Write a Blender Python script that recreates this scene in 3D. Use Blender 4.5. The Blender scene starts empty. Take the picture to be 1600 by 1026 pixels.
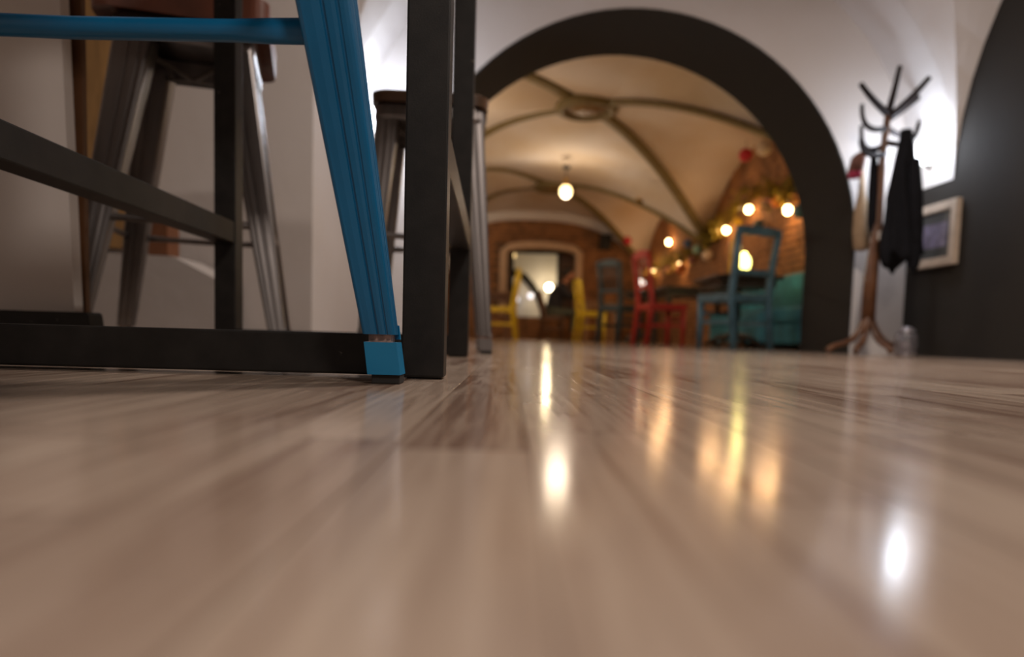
import bpy, bmesh, math, random
from mathutils import Vector, Matrix, noise
import numpy as np

random.seed(7)
PI = math.pi
C = bpy.context.scene.collection
scene = bpy.context.scene

# ---------------------------------------------------------------- camera
F = 1050.0
CAMZ = 0.054
YAW, PITCH, ROLL, SH = 0.0304568, math.radians(4.0), 0.0279927, 85.492
fwd = Vector((math.sin(YAW) * math.cos(PITCH), math.cos(YAW) * math.cos(PITCH), -math.sin(PITCH)))
rt = Vector((math.cos(YAW), -math.sin(YAW), 0))
up = rt.cross(fwd)
R_ = rt * math.cos(ROLL) + up * math.sin(ROLL)
U_ = -rt * math.sin(ROLL) + up * math.cos(ROLL)
cd = bpy.data.cameras.new('camera')
cam = bpy.data.objects.new('camera', cd)
C.objects.link(cam)
m3 = Matrix((R_, U_, -fwd)).transposed()
cam.matrix_world = Matrix.Translation((0, 0, CAMZ)) @ m3.to_4x4()
cd.sensor_width = 36
cd.lens = F * 36 / 1600
cd.shift_y = SH / 1600
cd.clip_start = 0.01
cd.clip_end = 60
cd.dof.use_dof = True
cd.dof.focus_distance = 0.76
cd.dof.aperture_fstop = 2.7
cd.dof.aperture_blades = 9
scene.camera = cam

def P(px, py, Y):
    """world point on the plane y = Y that lies behind a measured picture position"""
    d = R_ * ((px - 800) / F) + U_ * ((513 + SH - py) / F) + fwd
    t = Y / d.y
    return Vector((0, 0, CAMZ)) + d * t

# ---------------------------------------------------------------- world, exposure, large lights
w = bpy.data.worlds.new('world')
scene.world = w
w.use_nodes = True
w.node_tree.nodes['Background'].inputs[0].default_value = (0.75, 0.82, 1.0, 1)
w.node_tree.nodes['Background'].inputs[1].default_value = 0.02
vs = scene.view_settings
vs.view_transform = 'Standard'
vs.look = 'None'
vs.gamma = 1
vs.use_curve_mapping = False
vs.exposure = 0.0
scene.cycles.use_denoising = True
scene.cycles.max_bounces = 8
scene.cycles.sample_clamp_indirect = 6
scene.cycles.use_adaptive_sampling = False

def area(name, loc, size, power, col, rot=(0, 0, 0)):
    l = bpy.data.lights.new(name, 'AREA')
    l.shape = 'DISK'; l.size = size; l.energy = power; l.color = col
    o = bpy.data.objects.new(name, l); C.objects.link(o)
    o.location = loc; o.rotation_euler = rot
    return o

def point(name, loc, power, col, radius=0.05):
    l = bpy.data.lights.new(name, 'POINT')
    l.energy = power; l.color = col; l.shadow_soft_size = radius
    o = bpy.data.objects.new(name, l); C.objects.link(o); o.location = loc
    return o

COOL = (0.76, 0.85, 1.0)
WARM = (1.0, 0.62, 0.30)
FRONT_A = area('ceiling_light', (1.35, 1.9, 2.55), 0.35, 62, (1.0, 0.86, 0.76))
FRONT_B = area('ceiling_light', (0.9, -1.6, 2.5), 0.5, 62, (1.0, 0.86, 0.76))

# ---------------------------------------------------------------- materials
MATS = {}
def new_mat(name):
    m = bpy.data.materials.new(name); m.use_nodes = True
    nt = m.node_tree
    return m, nt, nt.nodes['Principled BSDF']

def mat(name, col, rough=0.6, metal=0.0, var=0.12, scale=14, bump=0.0, bscale=60, col2=None, coat=0, wear=None, spec=0.5, stretch=None):
    if name in MATS: return MATS[name]
    m, nt, b = new_mat(name)
    N, L = nt.nodes, nt.links
    tc = N.new('ShaderNodeTexCoord')
    src = tc.outputs['Object']
    if stretch:
        mp = N.new('ShaderNodeMapping'); mp.inputs['Scale'].default_value = stretch
        L.new(src, mp.inputs[0]); src = mp.outputs[0]
    nz = N.new('ShaderNodeTexNoise'); nz.inputs['Scale'].default_value = scale
    nz.inputs['Detail'].default_value = 5
    L.new(src, nz.inputs['Vector'])
    rp = N.new('ShaderNodeValToRGB')
    c2 = col2 or tuple(min(1, c * (1 + var)) for c in col)
    c1 = tuple(c * (1 - var) for c in col)
    rp.color_ramp.elements[0].position = 0.35; rp.color_ramp.elements[1].position = 0.65
    rp.color_ramp.elements[0].color = (*c1, 1); rp.color_ramp.elements[1].color = (*c2, 1)
    L.new(nz.outputs['Fac'], rp.inputs[0])
    out = rp.outputs[0]
    if wear:
        wn = N.new('ShaderNodeTexNoise'); wn.inputs['Scale'].default_value = wear[1]; wn.inputs['Detail'].default_value = 8
        L.new(tc.outputs['Object'], wn.inputs['Vector'])
        wr = N.new('ShaderNodeValToRGB')
        wr.color_ramp.elements[0].position = wear[2]; wr.color_ramp.elements[1].position = wear[2] + 0.03
        wr.color_ramp.elements[0].color = (0, 0, 0, 1); wr.color_ramp.elements[1].color = (1, 1, 1, 1)
        L.new(wn.outputs['Fac'], wr.inputs[0])
        mx = N.new('ShaderNodeMix'); mx.data_type = 'RGBA'
        L.new(wr.outputs[0], mx.inputs[0]); L.new(out, mx.inputs[6]); mx.inputs[7].default_value = (*wear[0], 1)
        out = mx.outputs[2]
    L.new(out, b.inputs['Base Color'])
    b.inputs['Roughness'].default_value = rough
    b.inputs['Metallic'].default_value = metal
    b.inputs['Specular IOR Level'].default_value = spec
    b.inputs['Coat Weight'].default_value = coat
    b.inputs['Coat Roughness'].default_value = 0.15
    if bump:
        bn = N.new('ShaderNodeTexNoise'); bn.inputs['Scale'].default_value = bscale; bn.inputs['Detail'].default_value = 4
        L.new(src, bn.inputs['Vector'])
        bp = N.new('ShaderNodeBump'); bp.inputs['Strength'].default_value = bump; bp.inputs['Distance'].default_value = 0.002
        L.new(bn.outputs['Fac'], bp.inputs['Height']); L.new(bp.outputs[0], b.inputs['Normal'])
    MATS[name] = m
    return m

def glow(name, col, strength, base=(0.9, 0.85, 0.75)):
    if name in MATS: return MATS[name]
    m, nt, b = new_mat(name)
    b.inputs['Base Color'].default_value = (*base, 1)
    b.inputs['Roughness'].default_value = 0.3
    b.inputs['Emission Color'].default_value = (*col, 1)
    b.inputs['Emission Strength'].default_value = strength
    MATS[name] = m
    return m

def glass_mat(name, col, rough=0.05):
    m, nt, b = new_mat(name)
    b.inputs['Base Color'].default_value = (*col, 1)
    b.inputs['Roughness'].default_value = rough
    b.inputs['Transmission Weight'].default_value = 0.9
    MATS[name] = m
    return m

FLOOR_ROT = math.radians(1.6)
def floor_material():
    m, nt, b = new_mat('whitewashed_laminate')
    N, L = nt.nodes, nt.links
    def math_(op, a, bb=None):
        n = N.new('ShaderNodeMath'); n.operation = op
        for i, v in enumerate((a, bb)):
            if v is None: continue
            if isinstance(v, (int, float)): n.inputs[i].default_value = v
            else: L.new(v, n.inputs[i])
        return n.outputs[0]
    g = N.new('ShaderNodeNewGeometry')
    mp = N.new('ShaderNodeMapping'); mp.inputs['Rotation'].default_value = (0, 0, FLOOR_ROT)
    L.new(g.outputs['Position'], mp.inputs[0])
    sp = N.new('ShaderNodeSeparateXYZ'); L.new(mp.outputs[0], sp.inputs[0])
    sx = math_('DIVIDE', math_('ADD', sp.outputs[0], 0.055), 0.065)
    ix = math_('FLOOR', sx); fx = math_('FRACT', sx)
    off = N.new('ShaderNodeTexWhiteNoise'); off.noise_dimensions = '1D'; L.new(ix, off.inputs['W'])
    sy = math_('ADD', math_('DIVIDE', sp.outputs[1], 0.42), math_('MULTIPLY', off.outputs['Value'], 7.3))
    iy = math_('FLOOR', sy); fy = math_('FRACT', sy)
    cb = N.new('ShaderNodeCombineXYZ'); L.new(ix, cb.inputs[0]); L.new(iy, cb.inputs[1])
    wn = N.new('ShaderNodeTexWhiteNoise'); wn.noise_dimensions = '2D'; L.new(cb.outputs[0], wn.inputs['Vector'])
    # grain: per-strip offset, stretched along the board
    add = N.new('ShaderNodeVectorMath'); add.operation = 'ADD'
    sc = N.new('ShaderNodeVectorMath'); sc.operation = 'SCALE'; sc.inputs['Scale'].default_value = 5.0
    L.new(wn.outputs['Color'], sc.inputs[0]); L.new(mp.outputs[0], add.inputs[0]); L.new(sc.outputs[0], add.inputs[1])
    m2 = N.new('ShaderNodeMapping'); m2.inputs['Scale'].default_value = (42, 3.0, 1); L.new(add.outputs[0], m2.inputs[0])
    gr = N.new('ShaderNodeTexNoise'); gr.inputs['Scale'].default_value = 1.0; gr.inputs['Detail'].default_value = 7; gr.inputs['Distortion'].default_value = 1.2
    L.new(m2.outputs[0], gr.inputs['Vector'])
    m3_ = N.new('ShaderNodeMapping'); m3_.inputs['Scale'].default_value = (3.5, 1.6, 1); L.new(mp.outputs[0], m3_.inputs[0])
    big = N.new('ShaderNodeTexNoise'); big.inputs['Scale'].default_value = 1.0; big.inputs['Detail'].default_value = 3
    L.new(m3_.outputs[0], big.inputs['Vector'])
    f = math_('ADD', math_('MULTIPLY', gr.outputs['Fac'], 0.75), math_('MULTIPLY', wn.outputs['Value'], 0.22))
    f = math_('ADD', f, math_('MULTIPLY', big.outputs['Fac'], 0.35))
    m5 = N.new('ShaderNodeMapping'); m5.inputs['Scale'].default_value = (260, 9, 1); L.new(add.outputs[0], m5.inputs[0])
    fine = N.new('ShaderNodeTexNoise'); fine.inputs['Scale'].default_value = 1.0; fine.inputs['Detail'].default_value = 3; fine.inputs['Distortion'].default_value = .6
    L.new(m5.outputs[0], fine.inputs['Vector'])
    wv = N.new('ShaderNodeTexWave'); wv.wave_type = 'BANDS'; wv.bands_direction = 'X'; wv.inputs['Scale'].default_value = 1.0; wv.inputs['Distortion'].default_value = 9; wv.inputs['Detail'].default_value = 2; wv.inputs['Detail Scale'].default_value = .6
    m6 = N.new('ShaderNodeMapping'); m6.inputs['Scale'].default_value = (34, 2.2, 1); L.new(add.outputs[0], m6.inputs[0]); L.new(m6.outputs[0], wv.inputs['Vector'])
    f = math_('ADD', f, math_('MULTIPLY', math_('SUBTRACT', fine.outputs['Fac'], .5), .30))
    f = math_('ADD', f, math_('MULTIPLY', math_('SUBTRACT', wv.outputs['Fac'], .5), .05))
    rp = N.new('ShaderNodeValToRGB')
    e = rp.color_ramp.elements
    e[0].position = 0.46; e[0].color = (0.215, 0.140, 0.105, 1)
    e[1].position = 0.84; e[1].color = (0.465, 0.370, 0.295, 1)
    n1 = e.new(0.58); n1.color = (0.335, 0.250, 0.195, 1)
    L.new(f, rp.inputs[0])
    # faint pink-brown stains
    st = N.new('ShaderNodeTexNoise'); st.inputs['Scale'].default_value = 9; st.inputs['Detail'].default_value = 3
    L.new(mp.outputs[0], st.inputs['Vector'])
    sr = N.new('ShaderNodeValToRGB'); sr.color_ramp.elements[0].position = 0.60; sr.color_ramp.elements[1].position = 0.74
    sr.color_ramp.elements[0].color = (0, 0, 0, 1); sr.color_ramp.elements[1].color = (0.3, 0.3, 0.3, 1)
    L.new(st.outputs['Fac'], sr.inputs[0])
    mx = N.new('ShaderNodeMix'); mx.data_type = 'RGBA'
    L.new(sr.outputs[0], mx.inputs[0]); L.new(rp.outputs[0], mx.inputs[6]); mx.inputs[7].default_value = (0.24, 0.13, 0.10, 1)
    # printed strip seams
    ed = math_('ABSOLUTE', math_('SUBTRACT', fx, 0.5)); ed = math_('GREATER_THAN', ed, 0.488)
    ey = math_('ABSOLUTE', math_('SUBTRACT', fy, 0.5)); ey = math_('GREATER_THAN', ey, 0.4965)
    seam = math_('MAXIMUM', ed, ey)
    mx2 = N.new('ShaderNodeMix'); mx2.data_type = 'RGBA'
    L.new(math_('MULTIPLY', seam, 0.5), mx2.inputs[0]); L.new(mx.outputs[2], mx2.inputs[6]); mx2.inputs[7].default_value = (0.13, 0.08, 0.06, 1)
    L.new(mx2.outputs[2], b.inputs['Base Color'])
    rr = N.new('ShaderNodeMapRange'); rr.inputs['To Min'].default_value = 0.11; rr.inputs['To Max'].default_value = 0.18
    L.new(gr.outputs['Fac'], rr.inputs['Value']); L.new(rr.outputs[0], b.inputs['Roughness'])
    b.inputs['Specular IOR Level'].default_value = 0.13
    m4 = N.new('ShaderNodeMapping'); m4.inputs['Scale'].default_value = (420, 40, 1); L.new(mp.outputs[0], m4.inputs[0])
    fg = N.new('ShaderNodeTexNoise'); fg.inputs['Scale'].default_value = 1; fg.inputs['Detail'].default_value = 2; L.new(m4.outputs[0], fg.inputs['Vector'])
    bp = N.new('ShaderNodeBump'); bp.inputs['Strength'].default_value = 0.12; bp.inputs['Distance'].default_value = 0.0004
    L.new(fg.outputs['Fac'], bp.inputs['Height']); L.new(bp.outputs[0], b.inputs['Normal'])
    return m

def plaster(name, col, ochre=0.0, scale=1.2):
    m, nt, b = new_mat(name)
    N, L = nt.nodes, nt.links
    g = N.new('ShaderNodeNewGeometry')
    nz = N.new('ShaderNodeTexNoise'); nz.inputs['Scale'].default_value = scale; nz.inputs['Detail'].default_value = 4
    L.new(g.outputs['Position'], nz.inputs['Vector'])
    rp = N.new('ShaderNodeValToRGB')
    rp.color_ramp.elements[0].position = 0.38; rp.color_ramp.elements[1].position = 0.62
    o = ochre
    rp.color_ramp.elements[0].color = (col[0] * (1 - .12 * o - .04), col[1] * (1 - .3 * o - .04), col[2] * (1 - .6 * o - .04), 1)
    rp.color_ramp.elements[1].color = (*col, 1)
    L.new(nz.outputs['Fac'], rp.inputs[0]); L.new(rp.outputs[0], b.inputs['Base Color'])
    b.inputs['Roughness'].default_value = 0.85
    bn = N.new('ShaderNodeTexNoise'); bn.inputs['Scale'].default_value = 18; bn.inputs['Detail'].default_value = 5
    L.new(g.outputs['Position'], bn.inputs['Vector'])
    bp = N.new('ShaderNodeBump'); bp.inputs['Strength'].default_value = 0.35; bp.inputs['Distance'].default_value = 0.006
    L.new(bn.outputs['Fac'], bp.inputs['Height']); L.new(bp.outputs[0], b.inputs['Normal'])
    MATS[name] = m
    return m

M_FLOOR = floor_material()
M_WHITE = plaster('white_plaster', (0.66, 0.62, 0.60), 0.1)
M_VAULT = plaster('cream_vault_plaster', (0.64, 0.57, 0.50), 0.55, 0.9)
M_CHAR = plaster('charcoal_wall_paint', (0.024, 0.020, 0.016), 0.0)
M_CHAR.node_tree.nodes['Principled BSDF'].inputs['Specular IOR Level'].default_value = 0.25
M_RIB = mat('olive_rib_paint', (0.17, 0.125, 0.045), 0.7)
M_BOSS = mat('boss_brown', (0.20, 0.11, 0.03), 0.6)
M_BRICK = mat('red_brown_brick', (0.28, 0.125, 0.045), 0.85, var=0.35, scale=5, bump=0.5)
M_MORTAR = mat('brick_mortar', (0.12, 0.07, 0.04), 0.95)
M_BLACK = mat('black_powder_coat', (0.011, 0.010, 0.009), 0.5, spec=0.3, var=0.3, scale=30, bump=0.06, bscale=500, wear=((0.16, 0.14, 0.12), 45, 0.73))
M_BLUE = mat('blue_enamel', (0.001, 0.115, 0.270), 0.34, var=0.10, scale=8, coat=0.1, wear=((0.05, 0.03, 0.03), 60, 0.75), bump=0.1, bscale=120)
M_BLUE_FOOT = mat('blue_enamel_foot', (0.006, 0.19, 0.40), 0.38, var=0.08, scale=12, wear=((0.45, 0.2, 0.12), 70, 0.74))
M_RUBBER = mat('black_rubber', (0.012, 0.011, 0.010), 0.7)
M_STEEL = mat('gunmetal_steel', (0.20, 0.185, 0.18), 0.38, metal=0.92, var=0.3, scale=9, stretch=(1, 1, 0.2))
M_BARE = mat('bare_chipped_metal', (.30, .20, .17), .6, var=.5, scale=90)
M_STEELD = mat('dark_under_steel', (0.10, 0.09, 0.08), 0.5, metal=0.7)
M_SEATW = mat('reddish_seat_wood', (0.13, 0.042, 0.022), 0.45, var=0.3, scale=7, stretch=(1, 9, 1))
M_TOPW = mat('dark_table_wood', (0.09, 0.045, 0.02), 0.4, var=0.3, scale=6, stretch=(1, 9, 1))
M_GOLDW = mat('golden_pine', (0.40, 0.23, 0.085), 0.5, var=0.2, scale=5, stretch=(6, 1, 1))
M_BROWNW = mat('brown_door_wood', (0.12, 0.05, 0.018), 0.5, var=0.25, scale=6)
M_RACK = mat('bentwood_brown', (0.12, 0.048, 0.018), 0.35, var=0.3, scale=8)
M_RACKD = mat('dark_bentwood', (0.016, 0.009, 0.008), 0.6, spec=.2)
M_COAT = mat('black_jacket_cloth', (0.008, 0.008, 0.010), 0.9, bump=0.5, bscale=30, spec=.15)

# ---------------------------------------------------------------- mesh helpers
class MB:
    def __init__(s): s.v = []; s.f = []; s.sm = []
    def add(s, vs_, fs, smooth=False):
        n = len(s.v); s.v += [tuple(v) for v in vs_]
        for f in fs: s.f.append(tuple(i + n for i in f)); s.sm.append(smooth)
        return s
    def box(s, lo, hi, ch=0.0):
        x0, y0, z0 = lo; x1, y1, z1 = hi
        if ch <= 0:
            v = [(x, y, z) for x in (x0, x1) for y in (y0, y1) for z in (z0, z1)]
            f = [(0, 1, 3, 2), (4, 6, 7, 5), (0, 4, 5, 1), (2, 3, 7, 6), (0, 2, 6, 4), (1, 5, 7, 3)]
            return s.add(v, f)
        bm = bmesh.new(); bmesh.ops.create_cube(bm, size=1)
        for v in bm.verts:
            v.co = Vector(((x0 + x1) / 2 + v.co.x * (x1 - x0), (y0 + y1) / 2 + v.co.y * (y1 - y0), (z0 + z1) / 2 + v.co.z * (z1 - z0)))
        bmesh.ops.bevel(bm, geom=list(bm.edges), offset=ch, segments=2, profile=0.6, affect='EDGES')
        bm.verts.ensure_lookup_table()
        s.add([v.co for v in bm.verts], [[v.index for v in f.verts] for f in bm.faces]); bm.free()
        return s
    def tube(s, pts, rad, n=10, ry=None, caps=True, flat=None):
        pts = [Vector(p) for p in pts]
        k = len(pts)
        if not hasattr(rad, '__len__'): rad = [rad] * k
        ry = ry if ry is not None else rad
        if not hasattr(ry, '__len__'): ry = [ry] * k
        ref = None; vs_ = []
        for i, p in enumerate(pts):
            t = (pts[min(i + 1, k - 1)] - pts[max(i - 1, 0)]).normalized()
            if flat is not None:
                a = Vector(flat); a = (a - t * a.dot(t)).normalized()
            elif ref is None:
                a = t.orthogonal().normalized()
            else:
                a = (ref - t * ref.dot(t)).normalized()
            ref = a; b = t.cross(a)
            for j in range(n):
                th = 2 * PI * j / n
                vs_.append(p + a * (math.cos(th) * rad[i]) + b * (math.sin(th) * ry[i]))
        fs = []
        for i in range(k - 1):
            for j in range(n):
                fs.append((i * n + j, i * n + (j + 1) % n, (i + 1) * n + (j + 1) % n, (i + 1) * n + j))
        s.add(vs_, fs, True)
        if caps:
            m = len(s.v) - len(vs_)
            s.f.append(tuple(m + j for j in range(n))[::-1]); s.sm.append(False)
            s.f.append(tuple(m + (k - 1) * n + j for j in range(n))); s.sm.append(False)
        return s
    def lathe(s, prof, c=(0, 0, 0), n=20):
        vs_ = [(c[0] + r * math.cos(2 * PI * j / n), c[1] + r * math.sin(2 * PI * j / n), c[2] + z) for r, z in prof for j in range(n)]
        fs = [(i * n + j, i * n + (j + 1) % n, (i + 1) * n + (j + 1) % n, (i + 1) * n + j) for i in range(len(prof) - 1) for j in range(n)]
        return s.add(vs_, fs, True)
    def sphere(s, c, r, n=16, sc=(1, 1, 1)):
        prof = [(max(1e-4, r * math.sin(PI * i / (n // 2))), -r * math.cos(PI * i / (n // 2))) for i in range(n // 2 + 1)]
        b = len(s.v); s.lathe(prof, (0, 0, 0), n)
        for i in range(b, len(s.v)):
            x, y, z = s.v[i]; s.v[i] = (c[0] + x * sc[0], c[1] + y * sc[1], c[2] + z * sc[2])
        return s
    def prism(s, poly, a0, a1, axis=1):
        """polygon given in the two other axes, extruded along `axis` from a0 to a1"""
        n = len(poly); vs_ = []
        for a in (a0, a1):
            for p in poly:
                q = list(p); q.insert(axis, a); vs_.append(tuple(q))
        fs = [tuple(range(n))[::-1], tuple(range(n, 2 * n))] + [(i, (i + 1) % n, n + (i + 1) % n, n + i) for i in range(n)]
        return s.add(vs_, fs)
    def mesh(s, name, m):
        me = bpy.data.meshes.new(name); me.from_pydata(s.v, [], s.f)
        me.polygons.foreach_set('use_smooth', s.sm); me.update()
        bm = bmesh.new(); bm.from_mesh(me); bmesh.ops.recalc_face_normals(bm, faces=bm.faces); bm.to_mesh(me); bm.free()
        if m: me.materials.append(m)
        return me
    def build(s, name, m, parent=None):
        o = bpy.data.objects.new(name, s.mesh(name, m)); C.objects.link(o)
        if parent is not None: o.parent = parent
        return o

def tag(o, label=None, cat=None, group=None, kind=None):
    if label: o['label'] = label
    if cat: o['category'] = cat
    if group: o['group'] = group
    if kind: o['kind'] = kind
    return o

def empty(name, loc=(0, 0, 0), rz=0, label=None, cat=None, group=None):
    o = bpy.data.objects.new(name, None); C.objects.link(o); o.empty_display_size = .1
    o.location = loc; o.rotation_euler = (0, 0, rz)
    return tag(o, label, cat, group)

def struct(name, mb, m, label=None, parent=None):
    o = mb.build(name, m, parent)
    if parent is None: o['kind'] = 'structure'
    if label: o['label'] = label
    return o

# ================================================================ SETTING
# ---------------------------------------------------------------- floor
floor = struct('floor', MB().box((-2.4, -3.4, -0.06), (3.7, 19, -0.010)), M_MORTAR, 'pale whitewashed plank floor with a satin gloss')
floor['category'] = 'floor'
PW, PL, GAP = 0.195, 1.26, 0.0007
cr, sr_ = math.cos(-FLOOR_ROT), math.sin(-FLOOR_ROT)
def frot(x, y): return (x * cr - y * sr_, x * sr_ + y * cr)
plank_mesh = {}
def plank_mb(L, off=(0, 0)):
    m = MB(); c = 0.0004
    x0, x1, y0, y1 = GAP / 2, PW - GAP / 2, GAP / 2, L - GAP / 2
    v = [(x0, y0, -.010), (x1, y0, -.010), (x1, y1, -.010), (x0, y1, -.010),
         (x0, y0, -c), (x1, y0, -c), (x1, y1, -c), (x0, y1, -c),
         (x0 + c, y0 + c, 0), (x1 - c, y0 + c, 0), (x1 - c, y1 - c, 0), (x0 + c, y1 - c, 0)]
    f = [(0, 1, 5, 4), (1, 2, 6, 5), (2, 3, 7, 6), (3, 0, 4, 7), (4, 5, 9, 8), (5, 6, 10, 9), (6, 7, 11, 10), (7, 4, 8, 11), (8, 9, 10, 11), (0, 3, 2, 1)]
    return m.add(v, f)
full = plank_mb(PL).mesh('plank', M_FLOOR)
rest = MB()
rng = random.Random(3)
nplank = 0
for i in range(-13, 19):
    yo = [-1.9, -1.45, -1.06, -1.7, -1.25][i % 5] + rng.uniform(-.08, .08)
    j = 0
    while True:
        y0 = yo + j * PL
        if y0 > 14.0: break
        x0 = i * PW - 0.055
        wx, wy = frot(x0 + PW / 2, y0 + PL / 2)
        lim_l, lim_r = (-2.35, 2.95) if wy < 4.5 else (-1.4, 3.3)
        if lim_l < wx < lim_r:
            if wy < 7.2 and nplank < 190:
                o = bpy.data.objects.new('plank', full); C.objects.link(o); o.parent = floor
                a, b = frot(x0, y0); o.location = (a, b, 0); o.rotation_euler = (0, 0, -FLOOR_ROT); nplank += 1
            else:
                p = plank_mb(PL)
                p.v = [(*frot(v[0] + x0, v[1] + y0), v[2]) for v in p.v]
                rest.add(p.v, p.f)
        j += 1
o = rest.build('far_planks', M_FLOOR, floor); o['kind'] = 'stuff'

# ---------------------------------------------------------------- arch wall between the rooms
WY0, WY1 = 4.5, 5.2
AXC, AR, ASP = 0.915, 1.50, 0.70
def arch_pts(xc, r, sp, n=40, rz=None):
    rz = rz or r
    return [(xc - r * math.cos(PI * i / n), sp + rz * math.sin(PI * i / n)) for i in range(n + 1)]
def wall_with_arch(xl, xr, top, y0, y1, xc, r, sp):
    m = MB(); ap = arch_pts(xc, r, sp)
    for y in (y0, y1):
        m.add([(xl, y, 0), (xc - r, y, 0), (xc - r, y, sp), (xc - r, y, top), (xl, y, top)], [(0, 1, 2, 3, 4)])
        m.add([(xr, y, 0), (xc + r, y, 0), (xc + r, y, sp), (xc + r, y, top), (xr, y, top)], [(0, 1, 2, 3, 4)])
        for (a, b) in zip(ap[:-1], ap[1:]):
            m.add([(a[0], y, a[1]), (b[0], y, b[1]), (b[0], y, top), (a[0], y, top)], [(0, 1, 2, 3)])
    for x in (xl, xr):
        m.add([(x, y0, 0), (x, y1, 0), (x, y1, top), (x, y0, top)], [(0, 1, 2, 3)])
    m.add([(xl, y0, top), (xr, y0, top), (xr, y1, top), (xl, y1, top)], [(0, 1, 2, 3)])
    return m
wa = struct('wall_archway', wall_with_arch(-2.3, 3.6, 3.3, WY0, WY1, AXC, AR, ASP), M_WHITE, 'white plastered wall around the wide round archway')
sf = MB(); ap = [(AXC - AR, 0)] + arch_pts(AXC, AR, ASP) + [(AXC + AR, 0)]
t_ = 0.012
inner = [(AXC - AR + t_, 0)] + arch_pts(AXC, AR - t_, ASP) + [(AXC + AR - t_, 0)]
for (a, b, c_, d_) in zip(ap[:-1], ap[1:], inner[:-1], inner[1:]):
    q = [(a[0], a[1]), (b[0], b[1]), (d_[0], d_[1]), (c_[0], c_[1])]
    y0, y1 = WY0 - 0.006, WY1 + 0.006
    vv = [(p[0], y0, p[1]) for p in q] + [(p[0], y1, p[1]) for p in q]
    sf.add(vv, [(0, 1, 2, 3), (7, 6, 5, 4), (3, 2, 6, 7), (0, 4, 5, 1)])
sof = struct('arch_soffit', sf, M_CHAR, 'charcoal painted underside of the archway', wa)

# ---------------------------------------------------------------- vaults
def ell(t, z0, z1, p=2.0):
    t = min(1, abs(t)); return z0 + (z1 - z0) * math.sqrt(max(0, 1 - t ** p))
def vault(xc, ax, y0, y1, Fz, Gz, n=28, FL=None, GX=None, GLX=None):
    """Fz: diagonal profile; Gz: profile of the side arches; GX / GLX: profile of the cross arches (right / left half); FL: left diagonals"""
    m = MB(); yc = (y0 + y1) / 2; ay = (y1 - y0) / 2
    g = [math.sin(PI / 2 * (i / n * 2 - 1)) for i in range(n + 1)]
    def z(u, v):
        a, b = min(abs(u), abs(v)), max(abs(u), abs(v))
        if a > .9999: return Fz(1)
        f = FL if (FL and u < 0) else Fz
        gg = Gz
        if abs(v) > abs(u): gg = (GLX if (GLX and u < 0) else (GX or Gz))
        return f(a) + (gg(a) - f(a)) * (b - a) / (1 - a)
    vv = [(xc + ax * u, yc + ay * v, z(u, v)) for v in g for u in g]
    fs = []
    for i in range(n):
        for j in range(n):
            a = i * (n + 1) + j; b, c_, d_ = a + 1, a + n + 2, a + n + 1
            if (i + j == n - 1): fs += [(a, b, d_), (b, c_, d_)]
            elif i == j: fs += [(a, b, c_), (a, c_, d_)]
            else: fs.append((a, b, c_, d_))
    m.add(vv, fs, False)
    return m
def strip_y(xc, ax, y0, y1, Gz, n=40):
    m = MB(); g = [math.sin(PI / 2 * (i / n * 2 - 1)) for i in range(n + 1)]
    for a, b in zip(g[:-1], g[1:]):
        m.add([(xc + ax * a, y0, Gz(a)), (xc + ax * b, y0, Gz(b)), (xc + ax * b, y1, Gz(b)), (xc + ax * a, y1, Gz(a))], [(0, 1, 2, 3)], True)
    return m
# front room
FX, FA = 0.92, 1.85
fF = lambda t: ell(t, 1.08, 3.02)
fG = lambda t: ell(t, 1.08, 2.75)
ceil = struct('ceiling', vault(FX, FA, 0.40, 4.08, fF, fG), M_WHITE, 'white groin vault over the front room')
struct('vault_strip', strip_y(FX, FA, 4.08, 4.5, fG), M_WHITE, None, ceil)
struct('vault_web', vault(FX, FA, -3.28, 0.40, fF, fG, 20), M_WHITE, None, ceil)
# back room
BX, BA = 1.0, 2.14
SPR = 1.44
bF = lambda t: SPR + 1.25 * (1 - abs(t) ** 1.75)
bG = lambda t: ell(t, SPR, 2.46, 2.2)
bFL = lambda t: SPR + 1.25 * (1 - abs(t) ** 4.2) + .35 * t * (1 - t)
bGR = lambda t: ell(t, SPR, 2.60, 2.1)
bGL = lambda t: ell(t, SPR, 2.60, 3.6)
bGs = lambda t: bGL(t) if t < 0 else bGR(t)
B0, B1, B2 = 5.75, 9.85, 13.95
ceil2 = struct('ceiling_cellar', vault(BX, BA, B0, B1, bF, bG, 28, bFL, bGR, bGL), M_VAULT, 'cream cross vault with olive ribs over the cellar room')
struct('vault_web', vault(BX, BA, B1, B2, bF, bG, 28, bFL, bGR, bGL), M_VAULT, None, ceil2)
struct('vault_strip', strip_y(BX, BA, 5.2, B0, bGs), M_VAULT, None, ceil2)

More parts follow.
